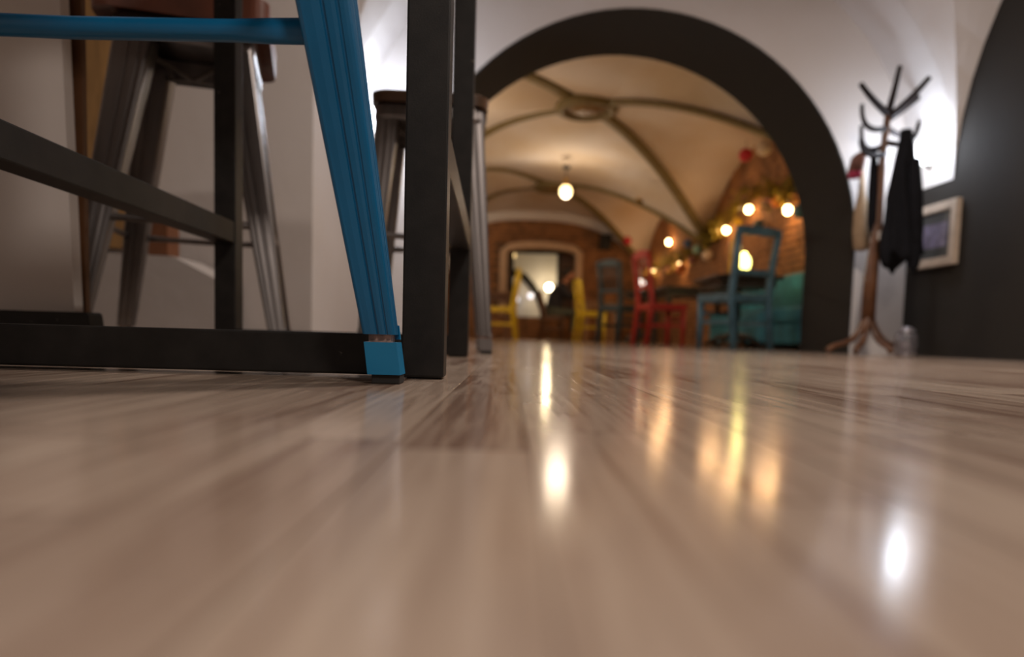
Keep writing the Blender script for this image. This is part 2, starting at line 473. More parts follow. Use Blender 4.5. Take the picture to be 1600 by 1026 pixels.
def ribs(y0, y1, parent):
    yc, ay = (y0 + y1) / 2, (y1 - y0) / 2
    for sx in (-1, 1):
        for sy in (-1, 1):
            pts = []
            for i in range(19):
                t = 0.09 + (0.985 - 0.09) * i / 18
                pts.append((BX + BA * sx * t, yc + ay * sy * t, (bF(t) if sx > 0 else bFL(t)) - 0.015))
            MB().tube(pts, 0.085, 10, ry=0.035, flat=(sy * 1.0, -sx * 1.0, 0)).build('rib', M_RIB, parent)
    ring = MB(); n = 36
    z = bF(0.10)
    rr_ = [Vector((BX + 0.30 * math.cos(2 * PI * k / n), yc + 0.30 * math.sin(2 * PI * k / n), z - .01)) for k in range(n + 1)]
    ring.tube(rr_, 0.06, 8, caps=False); ring.build('boss_ring', M_RIB, parent)
    d = MB(); d.lathe([(0.26, 0.02), (0.25, -0.02), (0.16, -0.03), (0.14, -0.055), (0.06, -0.06), (0.001, -0.06)], (BX, yc, z), 28); d.build('boss', M_BOSS, parent)
ribs(B0, B1, ceil2); ribs(B1, B2, ceil2)

# ---------------------------------------------------------------- front room walls
def wall_box(name, lo, hi, m, label): return struct(name, MB().box(lo, hi), m, label)
wr = wall_box('wall_right', (2.775, -3.4, 0), (2.95, 4.5, 3.3), M_CHAR, 'dark charcoal side wall under the vault')
wall_box('wall_rear', (-2.4, -3.5, 0), (2.95, -3.3, 3.3), M_WHITE, 'white wall behind the viewpoint')
wall_box('wall_left', (-2.4, -3.3, 0), (-2.2, 3.0, 3.3), M_WHITE, 'white wall at the left of the recess')
wall_box('wall_recess', (-2.3, 3.0, 0), (-0.80, 4.5, 2.72), M_WHITE, 'white wall behind the grey bar stool')
# spandrel over the recess and its flat ceiling
sp = MB()
for (y0, y1) in ((0.40, 4.08), (-3.28, 0.40)):
    yc, ay = (y0 + y1) / 2, (y1 - y0) / 2; n = 24
    for i in range(n):
        a, b = -1 + 2 * i / n, -1 + 2 * (i + 1) / n
        sp.add([(-0.935, yc + ay * a, fG(a)), (-0.935, yc + ay * b, fG(b)), (-0.935, yc + ay * b, 3.3), (-0.935, yc + ay * a, 3.3)], [(0, 1, 2, 3)])
struct('wall_spandrel', sp, M_WHITE, 'white wall above the side recess')
struct('ceiling_recess', MB().box((-2.3, -3.3, 2.72), (-0.94, 4.5, 2.8)), M_WHITE, 'flat white ceiling of the side recess')
stub_x = P(122, 300, 1.46).x
sA, sB = P(114, 440, 1.42), P(94, 10, 1.42)
slx = (sB.x - sA.x) / (sB.z - sA.z)
stm = MB(); stm.prism([(-2.2, 0), (sA.x - slx * sA.z, 0), (sA.x + slx * (2.72 - sA.z), 2.72), (-2.2, 2.72)], 1.42, 1.45, 1)
struct('wall_stub', stm, M_WHITE, 'white partition end at the left edge of the picture')
# black plinth running along the partition
bb = MB(); q0 = P(160, 505, 1.40).x; q1 = P(152, 480, 1.40).x
bb.prism([(-2.19, 0), (q0, 0), (q1, 0.072), (q1 - 0.004, 0.078), (-2.19, 0.078)], 1.37, 1.418, 1)
struct('baseboard_left', bb, M_BLACK, 'black plinth with a slanted end under the white partition')
bb = MB(); bb.box((-2.15, 2.975, 0), (-0.80, 2.998, 0.028)); struct('baseboard_recess', bb, M_BLACK, 'low dark skirting along the recess wall')
# brown door post beside the partition and golden door leaf behind
a = P(104, 0, 1.55); b = P(130, 240, 1.55)
t1 = MB(); t1.box((P(60, 100, 1.47).x, 1.47, 0), (P(128, 100, 1.47).x, 1.485, 2.5)); struct('trim_1', t1, M_BROWNW, 'dark brown wooden post beside the white partition')
g0, g1 = P(100, 300, 2.93).x, P(200, 300, 2.93).x
gz = P(150, 386, 2.93).z
d1 = MB().box((g0, 2.90, gz), (g1, 2.998, 2.1)); dd = struct('door_1', d1, M_GOLDW, 'golden pine cupboard door on the recess wall')
MB().box((g0 + .05, 2.885, gz + .08), (g1 - .05, 2.90, 1.0)).build('door_panel', M_GOLDW, dd)
# low white ledge in front of the recess wall
le = MB(); lz0 = P(140, 388, 2.7).z; lx1 = P(335, 400, 2.7).x
le.prism([(-2.19, 0), (lx1, 0), (lx1, lz0 - 0.10), (P(270, 405, 2.7).x, lz0 - 0.02), (-2.19, lz0)], 2.70, 2.97, 1)
ledge = struct('wall_ledge', le, M_WHITE, 'low white masonry ledge behind the grey bar stool')

# ---------------------------------------------------------------- back room walls with real bricks
def brick_face(mb, origin, ux, nrm, length, height, keep, bl=0.235, bh=0.062, j=0.013, seed=1):
    r = random.Random(seed); ux = Vector(ux); nrm = Vector(nrm); o = Vector(origin)
    rows = int(height / (bh + j))
    for i in range(rows):
        z = i * (bh + j) + j
        x = -bl / 2 if i % 2 else 0.0
        while x < length:
            a, b = max(0, x), min(length, x + bl)
            if b - a > .04 and keep((a + b) / 2, z + bh / 2, a, b):
                pr = r.uniform(0.006, 0.018)
                p0, p1 = o + ux * a, o + ux * b
                v = []
                for q in (p0, p1):
                    for zz in (z, z + bh):
                        v.append(q + Vector((0, 0, zz)) - nrm * .005)
                e = .004
                q0, q1 = p0 + ux * e + nrm * pr, p1 - ux * e + nrm * pr
                for q in (q0, q1):
                    for zz in (z + e, z + bh - e): v.append(q + Vector((0, 0, zz)))
                mb.add(v, [(4, 5, 7, 6), (0, 1, 5, 4), (2, 6, 7, 3), (0, 4, 6, 2), (1, 3, 7, 5)])
            x += bl + j
    return mb
RX = BX + BA; LX = BX - BA
wbr = wall_box('wall_back_right', (RX, 5.2, 0), (RX + .15, 14.1, 3.1), M_MORTAR, 'brick side wall of the cellar room')
bk = brick_face(MB(), (RX, 5.2, 0), (0, 1, 0), (-1, 0, 0), 8.75, 2.48, lambda x, z, a, b: True, seed=4)
o = bk.build('brick', M_BRICK, wbr); o['kind'] = 'stuff'
wall_box('wall_back_left', (LX - .15, 5.2, 0), (LX, 14.1, 3.1), M_VAULT, 'plastered side wall of the cellar room')
# back wall with niche
NX0, NX1 = P(786, 450, 13.95).x, P(903, 450, 13.95).x
NZT = P(845, 383, 13.95).z; NZS = P(790, 392, 13.95).z; NZ0 = 0.46
nmid = (NX0 + NX1) / 2; nh = (NX1 - NX0) / 2
def ntop(x): return NZS + (NZT - NZS) * math.sqrt(max(0, 1 - ((x - nmid) / nh) ** 2))
bw = MB(); Y0 = 13.95
bw.add([(LX - .2, Y0, 0), (NX0, Y0, 0), (NX0, Y0, NZS), (NX0, Y0, 3.1), (LX - .2, Y0, 3.1)], [(0, 1, 2, 3, 4)])
bw.add([(RX + .2, Y0, 0), (NX1, Y0, 0), (NX1, Y0, NZS), (NX1, Y0, 3.1), (RX + .2, Y0, 3.1)], [(0, 1, 2, 3, 4)])
bw.add([(NX0, Y0, 0), (NX1, Y0, 0), (NX1, Y0, NZ0), (NX0, Y0, NZ0)], [(0, 1, 2, 3)])
nn = 16
for i in range(nn):
    a = NX0 + (NX1 - NX0) * i / nn; b = NX0 + (NX1 - NX0) * (i + 1) / nn
    bw.add([(a, Y0, ntop(a)), (b, Y0, ntop(b)), (b, Y0, 3.1), (a, Y0, 3.1)], [(0, 1, 2, 3)])
wb = struct('wall_back', bw, M_MORTAR, 'brick end wall of the cellar with a deep niche')
def keepb(x, z, a, b):
    X0, X1 = LX + a, LX + b
    if X1 < NX0 + .02 or X0 > NX1 - .02: return True
    return z < NZ0 - .03 or z > NZT + .03
bk = brick_face(MB(), (LX, Y0, 0), (1, 0, 0), (0, -1, 0), 2 * BA, 2.5, keepb, seed=9)
o = bk.build('brick', M_BRICK, wb); o['kind'] = 'stuff'
# niche lining (dark sides, cream soffit) and frame
ns = MB(); Y1 = 14.5
ns.add([(NX0, Y0, NZ0), (NX0, Y1, NZ0), (NX0, Y1, NZS), (NX0, Y0, NZS)], [(0, 1, 2, 3)])
ns.add([(NX1, Y0, NZ0), (NX1, Y1, NZ0), (NX1, Y1, NZS), (NX1, Y0, NZS)], [(0, 1, 2, 3)])
ns.build('niche_side', M_BROWNW, wb)
nf = MB()
for i in range(nn):
    a = NX0 + (NX1 - NX0) * i / nn; b = NX0 + (NX1 - NX0) * (i + 1) / nn
    nf.add([(a, Y0, ntop(a)), (b, Y0, ntop(b)), (b, Y1, ntop(b)), (a, Y1, ntop(a))], [(0, 1, 2, 3)])
nf.add([(NX0, Y0, NZ0), (NX1, Y0, NZ0), (NX1, Y1, NZ0), (NX0, Y1, NZ0)], [(0, 1, 2, 3)])
nf.build('niche_soffit', M_VAULT, wb)
fr = MB()
fpts = [(NX0, NZ0), (NX0, NZS)] + [(NX0 + (NX1 - NX0) * i / 14, ntop(NX0 + (NX1 - NX0) * i / 14)) for i in range(1, 14)] + [(NX1, NZS), (NX1, NZ0)]
fr.tube([(p[0], Y0 - .03, p[1]) for p in fpts], 0.06, 8, ry=0.085, flat=(0, 1, 0.001))
struct('trim_2', fr, mat('tan_plaster', (0.60, 0.43, 0.29), 0.8), 'tan plaster frame around the niche')
# pale band under the vault on the end wall
bd = MB(); n = 30
for i in range(n):
    a, b = -1 + 2 * i / n, -1 + 2 * (i + 1) / n
    za, zb = bGs(a), bGs(b)
    q = [(BX + BA * a, za), (BX + BA * b, zb), (BX + BA * b * .93, zb - .17), (BX + BA * a * .93, za - .17)]
    bd.add([(p[0], Y0 - .07, p[1]) for p in q] + [(p[0], Y0, p[1]) for p in q], [(0, 1, 2, 3), (3, 2, 6, 7), (0, 4, 5, 1)])
struct('trim_3', bd, M_WHITE, 'pale plaster arch band under the vault on the end wall')
# opening frame in the niche; room behind it stands in for a mirror reflection
OX0, OX1 = P(798, 450, 14.5).x, P(873, 450, 14.5).x
OZ0, OZ1 = P(835, 497, 14.5).z, P(835, 394, 14.5).z
mir_mb = MB()
mir_mb.box((NX0 - .1, 14.5, NZ0 - .1), (OX0, 14.58, 2.3)).box((OX1, 14.5, NZ0 - .1), (NX1 + .1, 14.58, 2.3))
mir_mb.box((OX0, 14.5, NZ0 - .1), (OX1, 14.58, OZ0)).box((OX0, 14.5, OZ1), (OX1, 14.58, 2.3))
wn_ = struct('mirror_opening', mir_mb, M_BROWNW, 'dark wood opening in place of the mirror at the back of the niche')
MB().box((OX0 - .02, 14.48, OZ0 - .05), (OX0 + .05, 14.5, OZ1 + .03)).box((OX1 - .05, 14.48, OZ0 - .05), (OX1 + .02, 14.5, OZ1 + .03)).box((OX0, 14.48, OZ1 - .03), (OX1, 14.5, OZ1 + .03)).build('mirror_opening_frame', M_BLACK, wn_)
struct('wall_reflected', MB().box((-1.0, 17.0, 0), (4.0, 17.1, 3.2)), M_WHITE, 'white wall standing in for one reflected in the niche mirror')
struct('wall_reflected_right', MB().box((2.6, 14.6, 0), (2.7, 17.0, 3.2)), M_WHITE, 'side wall of the room standing in for the mirror reflection')
struct('wall_reflected_left', MB().box((-.6, 14.6, 0), (-.5, 17.0, 3.2)), M_WHITE, 'left wall of the room standing in for the mirror reflection')
struct('ceiling_reflected', MB().box((-1, 14.55, 3.0), (4, 17.1, 3.1)), M_VAULT, 'ceiling of the room standing in for the mirror reflection')
ba = MB(); pts = []
for (x, y) in ((798, 428), (808, 426), (820, 433), (832, 447), (842, 463), (850, 485), (853, 520)): pts.append(P(x, y, 16.96))
ba.tube(pts, 0.09, 8, ry=0.03, flat=(0.7, 0, 0.7))
struct('trim_4', ba, M_CHAR, 'dark arch line standing in for the archway reflected in the niche mirror')

# ================================================================ OBJECTS
# ---------------------------------------------------------------- bar stools
def leg_mb(sx, sy, half_t, half_f, z_t, z_f, wt, wf, n=14, th=0.0016):
    """folded sheet leg: two outer faces meeting in a rounded corner, with pressed ribs"""
    # one side of the closed section, outer corner at 0, running inwards (u along the side, d = depth below it)
    side = [(.10, 0), (.16, 0), (.30, -.0006), (.46, 0), (.475, .0026), (.525, .0026), (.54, 0), (.66, -.0005), (.74, 0), (.755, .0018), (.80, .0018), (.815, 0), (.90, 0)]
    def prof(w):
        c = .035 * w
        p = [(u * w, d) for u, d in side] + [(w - c, c * .9)]
        p += [(w - d, u * w) for u, d in side] + [(w - c, w - c)]
        p += [((1 - u) * w, w - d) for u, d in side] + [(c, w - c)]
        p += [(d, (1 - u) * w) for u, d in side] + [(c, c)]
        return p
    k = len(prof(1)); out = []
    for i in range(n + 1):
        t = i / n; z = z_t + (z_f - z_t) * t
        h = half_t + (half_f - half_t) * t
        w_ = wt + (wf - wt) * t
        for (x, y) in prof(w_): out.append((sx * (h - x), sy * (h - y), z))
    m = MB(); f = []
    for i in range(n):
        for j in range(k):
            f.append((i * k + j, i * k + (j + 1) % k, (i + 1) * k + (j + 1) % k, (i + 1) * k + j))
    f += [tuple(range(k)), tuple(n * k + j for j in range(k))]
    return m.add(out, f, False)

def stool(name, loc, rz, label, half_t, half_f, H, zr, wt, wf, m, mfoot, wood, apr=0.05, rail_r=0.0085, group=None, side_up=0.0, seat_over=.012, seat_th=.03, woodm=None):
    root = empty(name, loc, rz, label, 'stool')
    z_t = H - apr - (0.02 if wood else 0)
    zs = H - (seat_th if wood else 0.0)
    hf = lambda z: half_t + (half_f - half_t) * (z_t - z) / z_t
    for sx in (-1, 1):
        for sy in (-1, 1):
            lg = leg_mb(sx, sy, half_t, hf(0.052), z_t, 0.052, wt, wf * 1.02).build('leg', m, root)
            # reinforcing sleeve at the foot: two faces, with stepped notch above
            h0, h1 = hf(0.056), hf(0.010)
            w_ = wf
            sl = MB()
            def ring(h, z, ww, o_=0.0012):
                return [(sx * (h + o_), sy * (h + o_), z), (sx * (h - ww), sy * (h + o_), z), (sx * (h - ww), sy * (h - ww * .1), z), (sx * (h - ww), sy * (h - ww), z), (sx * (h - ww * .1), sy * (h - ww), z), (sx * (h + o_), sy * (h - ww), z)]
            r0, r1 = ring(hf(0.044), 0.044, w_), ring(h1, 0.010, w_ * 1.02)
            k = 6
            sl.add(r0 + r1, [(i, (i + 1) % k, k + (i + 1) % k, k + i) for i in range(k)] + [tuple(range(k))[::-1], tuple(range(k, 2 * k))])
            # tongue of the sleeve continuing up along the outer corner
            hA, hB = hf(0.047), hf(0.062)
            tw = w_ * .22
            sl.add([(sx * (hA + .0012), sy * (hA + .0012), .047), (sx * (hA - tw), sy * (hA + .0012), .047), (sx * (hA + .0012), sy * (hA - tw), .047),
                    (sx * (hB + .0012), sy * (hB + .0012), .062), (sx * (hB - tw * .4), sy * (hB + .0012), .062), (sx * (hB + .0012), sy * (hB - tw * .4), .062)],
                   [(0, 1, 4, 3), (0, 3, 5, 2), (1, 2, 5, 4), (3, 4, 5), (0, 2, 1)])
            sl.build('foot_sleeve', mfoot, lg)
            hc = hf(.047)
            cz = MB(); cz.box((min(sx * (hc - w_ * .86), sx * (hc - w_ * .14)), min(sy * (hc - w_ * .86), sy * (hc - w_ * .14)), .040), (max(sx * (hc - w_ * .86), sx * (hc - w_ * .14)), max(sy * (hc - w_ * .86), sy * (hc - w_ * .14)), .056))
            cz.build('bare_metal_core', M_BARE, lg)
            rb = MB(); hh = hf(0.0)
            lo = (min(sx * (hh - w_ * 0.95), sx * (hh - .001)), min(sy * (hh - w_ * .95), sy * (hh - .001)), 0)
            hi = (max(sx * (hh - w_ * 0.95), sx * (hh - .001)), max(sy * (hh - w_ * .95), sy * (hh - .001)), 0.0125)
            rb.box(lo, hi, 0.0015).build('rubber_tip', M_RUBBER, lg)
    # foot rails between the legs
    h = hf(zr) - 0.004
    ww = (wt + (wf - wt) * (1 - zr / z_t)) * .5
    def rail(p0, p1):
        p0, p1 = Vector(p0), Vector(p1)
        L = (p1 - p0).length; d = (p1 - p0) / L
        fr_ = [0, .02, .07, .13, .2, .5, .8, .87, .93, .98, 1]
        pts = [p0 + d * L * t - Vector((0, 0, .004 * math.sin(PI * t))) for t in fr_]
        hgt = [1.5, 1.35, 1.25, 1.22, 1, 1, 1, 1.22, 1.25, 1.35, 1.5]
        dep = [.4, .5, .6, .7, 1, 1, 1, .7, .6, .5, .4]
        return MB().tube(pts, [rail_r * q for q in dep], 12, ry=[rail_r * q for q in hgt], flat=d.cross(Vector((0, 0, 1))))
    for s in (-1, 1):
        rail((-h + ww * .6, s * (h - .006), zr), (h - ww * .6, s * (h - .006), zr)).build('foot_rail', m, root)
        h2 = hf(zr + side_up) - 0.004
        rail((s * (h2 - .006), -h2 + ww * .6, zr + side_up), (s * (h2 - .006), h2 - ww * .6, zr + side_up)).build('foot_rail', m, root)
    # apron pan with rounded corners
    def rounded(hw, r, n=6):
        out = []
        for cx, cy, a0 in ((1, 1, 0), (-1, 1, PI / 2), (-1, -1, PI), (1, -1, 1.5 * PI)):
            for i in range(n + 1):
                a = a0 + PI / 2 * i / n
                out.append((cx * (hw - r) + r * math.cos(a), cy * (hw - r) + r * math.sin(a)))
        return out
    def loft(lv, name_, mm, par):
        b = MB(); k = 28
        vs_ = [(x, y, z) for hw, r, z in lv for x, y in rounded(hw, r)]
        fs = [(i * k + j, i * k + (j + 1) % k, (i + 1) * k + (j + 1) % k, (i + 1) * k + j) for i in range(len(lv) - 1) for j in range(k)]
        fs += [tuple(range(k))[::-1], tuple((len(lv) - 1) * k + j for j in range(k))]
        return b.add(vs_, fs).build(name_, mm, par)
    # open pan: outer skin and underside set in
    pan = MB(); k = 28
    lv = [(half_t - .012, .03, zs - .004), (half_t + .004, .03, z_t - .012), (half_t + .007, .035, z_t), (half_t + .004, .04, zs - .012), (half_t - .004, .04, zs - .001), (0.02, .012, zs)]
    vs_ = [(x, y, z) for hw, r, z in lv for x, y in rounded(hw, r)]
    fs = [(i * k + j, i * k + (j + 1) % k, (i + 1) * k + (j + 1) % k, (i + 1) * k + j) for i in range(len(lv) - 1) for j in range(k)]
    fs += [tuple((len(lv) - 1) * k + j for j in range(k))]
    pan.add(vs_, fs)
    pan.build('seat_pan', m, root)
    br = MB(); q = half_t - .02
    br.tube([(-q, -q, z_t - .01), (0, 0, z_t - .05), (q, q, z_t - .01)], .012, 8, ry=.004, flat=(1, -1, 0))
    br.tube([(-q, q, z_t - .01), (0, 0, z_t - .05), (q, -q, z_t - .01)], .012, 8, ry=.004, flat=(1, 1, 0))
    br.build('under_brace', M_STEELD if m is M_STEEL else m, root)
    if wood:
        loft([(half_t + .009, .04, zs), (half_t + seat_over, .045, zs - seat_over * .4), (half_t + seat_over + .002, .045, H - .006), (half_t + .004, .04, H)], 'seat', woodm or M_SEATW, root)
    return root

# blue stool: its far-right leg stands just in front of the table post, the rest of it is left of the viewer
rz = math.radians(-1.5)
half_f = 0.325
off = Matrix.Rotation(rz, 3, 'Z') @ Vector((half_f, half_f, 0))
ctr = Vector((-0.0950, 0.740, 0)) - off
zB = P(473, 47, 0.69).z
stool('bar_stool', (ctr.x, ctr.y, 0), rz, 'bright blue metal bar stool with chipped paint, nearest to the viewer', 0.235, half_f, 0.80, zB, 0.074, 0.0325, M_BLUE, M_BLUE_FOOT, False, rail_r=0.0105, side_up=.14)
# grey stool behind the left post
stool('bar_stool', (-0.89, 2.045, 0), 0.263, 'gunmetal bar stool with a reddish wooden seat, left of the black table frame', 0.17, 0.27, 0.945, 0.335, 0.095, 0.045, M_STEEL, M_STEEL, True, seat_over=.045, apr=.105, seat_th=.065)
stool('bar_stool', (-0.205, 2.14, 0), math.radians(3), 'gunmetal bar stool half hidden behind the right posts of the black table frame', 0.155, 0.195, 0.745, 0.335, 0.065, 0.036, M_STEEL, M_STEEL, True, woodm=M_TOPW)

# ---------------------------------------------------------------- high table
tb = empty('high_table', (-0.37, 1.24, 0), 0, 'tall bar table on a square black steel frame with a dark wooden top', 'table')
def loc(o, x=-0.37, y=1.24): return o
def tbox(name, lo, hi, m, ch=.0025):
    lo = (lo[0] + .37, lo[1] - 1.24, lo[2]); hi = (hi[0] + .37, hi[1] - 1.24, hi[2])
    return MB().box(lo, hi, ch).build(name, m, tb)
X1a, X1b = -0.1075, -0.0575
X3a, X3b = P(334, 300, 1.63).x, P(364, 300, 1.63).x
X3b = X3a + 0.05
YA, YB, TH_ = 0.80, 1.63, 1.04
for (xa, xb, ya) in ((X1a, X1b, YA), (X1a - .002, X1b - .002, YB), (X3a, X3b, YB), (X3a, X3b, YA)):
    l = tbox('leg', (xa, ya, 0.002), (xb, ya + .05, TH_), M_BLACK)
    lo_ = (xa + .37 + .006, ya - 1.24 + .006, 0); MB().box(lo_, (lo_[0] + .038, lo_[1] + .038, .002)).build('foot_pad', M_RUBBER, l)
zt = P(300, 515, .8).z
tbox('floor_rail', (X3b, YA, .004), (X1a, YA + .05, .0525), M_BLACK)
tbox('floor_rail', (X3b, YB, .004), (X1a - .002, YB + .05, .0525), M_BLACK)
zr0, zr1 = .256, .306
tbox('side_rail', (X3a + .002, YA + .05, zr0), (X3b - .002, YB, zr1), M_BLACK)
tbox('side_rail', (X1a + .002, YA + .05, zr0), (X1b - .002, YB, zr1), M_BLACK)
tbox('top_rail', (X3b, YA, TH_ - .05), (X1a, YA + .05, TH_), M_BLACK)
tbox('top_rail', (X3b, YB, TH_ - .05), (X1a, YB + .05, TH_), M_BLACK)
tbox('top_rail', (X3a + .002, YA + .05, TH_ - .05), (X3b - .002, YB, TH_), M_BLACK)
tbox('top_rail', (X1a + .002, YA + .05, TH_ - .05), (X1b - .002, YB, TH_), M_BLACK)
tbox('tabletop', (X3a - .06, YA - .05, TH_), (X1b + .06, YB + .10, TH_ + .035), M_TOPW, .004)

# ---------------------------------------------------------------- wall lamps in the front room
def wall_lamp(pos, wallx, label, power, lx, rad=.10, ly=-.17):
    r = empty('wall_lamp', pos, 0, label, 'lamp')
    MB().lathe([(.001, -.075), (.03, -.073), (.05, -.05), (.058, 0), (.06, .05), (.055, .07), (.001, .072)], (0, 0, 0), 20).build('lamp_shade', glow('frosted_lamp_glow', (.93, .95, 1.0), 6, (.9, .9, .9)), r)
    MB().tube([(0, 0, -.07), (wallx * .6, .02, -.09), (wallx, .04, -.06)], .008, 8).build('bracket', M_BLACK, r)
    l = point('lamp_light', (pos[0] + lx, pos[1] + ly, pos[2] + .02), power, COOL, rad)
    return r
pl = P(1450, 238, 4.27)
wall_lamp((min(pl.x, 2.71), 4.27, pl.z), .07, 'frosted white wall lamp glowing in the corner behind the coat rack', 11, -.13, .10, -.07)
pl = P(591, 188, 4.36)
wall_lamp((pl.x, 4.36, pl.z), .02, 'frosted white wall lamp seen between blue stool and table post', 18, .03)

# ---------------------------------------------------------------- coat rack, jacket, bag, frame, lantern
RY = 4.2
base = P(1360, 552, RY); rk = empty('coat_rack', (base.x, RY, 0), 0, 'brown bentwood coat rack with branching hooks beside the archway', 'coat rack')
def rp(px, py, Y=RY):
    p = P(px, py, Y); return (p.x - base.x, p.y - RY, p.z)
pole = [rp(1356, 500), rp(1360, 440), rp(1370, 360), rp(1376, 280), rp(1383, 215), rp(1388, 172)]
MB().tube(pole, [.042, .040, .030, .024, .022, .018], 14).build('pole', M_RACK, rk)
def bez(pts, n=14):
    out = []
    P_ = [Vector(p) for p in pts]; k = len(P_) - 1
    for i in range(n + 1):
        t = i / n; v = Vector((0, 0, 0))
        for j, p in enumerate(P_): v += p * (math.comb(k, j) * t ** j * (1 - t) ** (k - j))
        out.append(v)
    return out
for (px, py, Y) in ((1292, 557, 4.16), (1336, 561, 3.98), (1392, 559, 4.02), (1412, 553, 4.30)):
    e = rp(px, py, Y); e = (e[0], e[1], .018)
    MB().tube(bez([(pole[0][0] * 1, 0, .40), (pole[0][0], 0, .14), (e[0] * .45, e[1] * .45, .02), (e[0] * .75, e[1] * .75, .10), e]), .018, 10).build('foot', M_RACK, rk)
top = pole[-1]
for (a, b, Y, y2) in (((1388, 178), (1345, 131), RY, 4.1), ((1388, 176), (1406, 104), RY, 4.25), ((1390, 182), (1453, 120), RY, 4.05), ((1390, 184), (1449, 139), RY, 4.35)):
    s = rp(*a); e = rp(*b, y2); mid = ((s[0] + e[0]) / 2, (s[1] + e[1]) / 2, (s[2] + e[2]) / 2 - .025)
    MB().tube(bez([s, mid, e]), [.023 - .008 * i / 14 for i in range(15)], 8).build('hook', M_RACKD, rk)
for (a, b, y2) in (((1386, 200), (1347, 163), 4.10), ((1385, 225), (1346, 196), 4.3), ((1384, 240), (1345, 217), 4.10), ((1385, 222), (1434, 196), 4.08), ((1384, 200), (1436, 190), 4.34)):
    s = rp(*a); e = rp(*b, y2)
    MB().tube(bez([s, (e[0] * .6 + s[0] * .4, (e[1] + s[1]) / 2, s[2] - .05), (e[0], e[1], s[2] - .03), e]), [.019 - .007 * i / 14 for i in range(15)], 8).build('hook', M_RACKD, rk)

def loft_rings(rings, name, m, parent=None, n=20, wob=0.0, seed=0, subd=False):
    """rings: (cx, cy, cz, rx, ry)"""
    b = MB(); vs_ = []
    for i, (cx, cy, cz, rx, ry) in enumerate(rings):
        for j in range(n):
            th = 2 * PI * j / n
            k = 1 + wob * (noise.noise(Vector((math.cos(th) * 1.7, math.sin(th) * 1.7, cz * 2.2 + seed))) * 1.6 + .35 * math.sin(5 * th + seed))
            vs_.append((cx + rx * k * math.cos(th), cy + ry * k * math.sin(th), cz))
    fs = [(i * n + j, i * n + (j + 1) % n, (i + 1) * n + (j + 1) % n, (i + 1) * n + j) for i in range(len(rings) - 1) for j in range(n)]
    fs += [tuple(range(n))[::-1], tuple((len(rings) - 1) * n + j for j in range(n))]
    return b.add(vs_, fs, True).build(name, m, parent)
JY = 4.06
def jr(xl, xr, y, ry=.06, Y=JY):
    a, b = P(xl, y, Y), P(xr, y, Y)
    return [(a.x + b.x) / 2, Y, (a.z + b.z) / 2, (b.x - a.x) / 2, ry]
jk = [(1408, 1424, 203, .03), (1406, 1427, 225, .04), (1400, 1430, 250, .06), (1394, 1432, 280, .075), (1388, 1434, 310, .08), (1384, 1432, 345, .08), (1379, 1433, 370, .085), (1378, 1432, 398, .085), (1380, 1430, 409, .08), (1385, 1424, 413, .06)]
rr_ = [jr(a, b, y, r) for a, b, y, r in jk]
jo = empty('jacket', (rr_[4][0], JY, rr_[4][2]), 0, 'black jacket hanging from the right side of the coat rack', 'jacket')
rb_ = [(a - rr_[4][0], b - JY, c - rr_[4][2], d, e) for a, b, c, d, e in rr_]
dense = []
for i in range((len(rb_) - 1) * 4 + 1):
    k, t = divmod(i / 4, 1); k = int(k)
    p, q = rb_[k], rb_[min(k + 1, len(rb_) - 1)]
    dense.append(tuple(p[j] * (1 - t) + q[j] * t for j in range(5)))
jb = loft_rings(dense, 'jacket_body', M_COAT, jo, 48, .0, 3)
zt_, zb_ = dense[0][2], dense[-1][2]
for v in jb.data.vertices:
    x, y, z = v.co; t = (zt_ - z) / (zt_ - zb_); th = math.atan2(y, x)
    fold = math.sin(9 * th + 2 * math.sin(5 * t)) * .10 * min(1, t * 1.6) + noise.noise(Vector((x * 9, y * 9, z * 4))) * .35
    v.co.x = x * (1 + fold); v.co.y = y * (1 + fold * 1.3)
    if t > .80: v.co.z += (.045 * math.sin(2.3 * th + .6) + .02 * math.sin(7 * th)) * (t - .80) / .2
sl = [rr_[2], rr_[4], rr_[6], rr_[7]]
MB().tube([(s[0] - rr_[4][0] + .012 + .020 * i, -.07, s[2] - rr_[4][2] - .01) for i, s in enumerate(sl)], [.03, .042, .038, .032], 12).build('sleeve', M_COAT, jo)
sc_ = [jr(a, b, y, r, 4.22) for a, b, y, r in ((1362, 1368, 232, .02), (1360, 1370, 260, .03), (1358, 1371, 300, .04), (1357, 1370, 345, .04), (1359, 1368, 372, .02))]
tag(loft_rings(sc_, 'scarf', M_COAT, None, 16, .15, 5), 'narrow dark scarf hanging on the left of the coat rack pole', 'scarf')
bgs = [jr(a, b, y, r, 4.38) for a, b, y, r in ((1344, 1350, 262, .01), (1341, 1352, 300, .02), (1336, 1356, 330, .05), (1334, 1358, 360, .06), (1335, 1356, 388, .05), (1340, 1350, 392, .02))]
tag(loft_rings(bgs, 'cloth_bag', mat('tan_cloth', (.36, .25, .15), .85, bump=.4), None, 18, .08, 8), 'tan cloth bag hanging behind the coat rack against the white pier', 'bag')
ht = [jr(a, b, y, r, 4.3) for a, b, y, r in ((1340, 1352, 238, .02), (1332, 1352, 245, .05), (1328, 1350, 258, .05), (1326, 1346, 268, .045))]
ho = loft_rings(ht, 'knitted_hat', mat('brown_felt', (.16, .07, .05), .9), None, 16, .1, 2)
tag(ho, 'small brown hat with a pink edge hung left on the coat rack', 'hat')
h2 = [jr(a, b, y, r, 4.3) for a, b, y, r in ((1326, 1346, 268.5, .047), (1327, 1343, 278, .042))]
tag(loft_rings(h2, 'brim', mat('pink_red_felt', (.35, .03, .07), .9), ho, 16, .1, 2), 'pink red edge')
hk = P(1377, 368, 4.10)
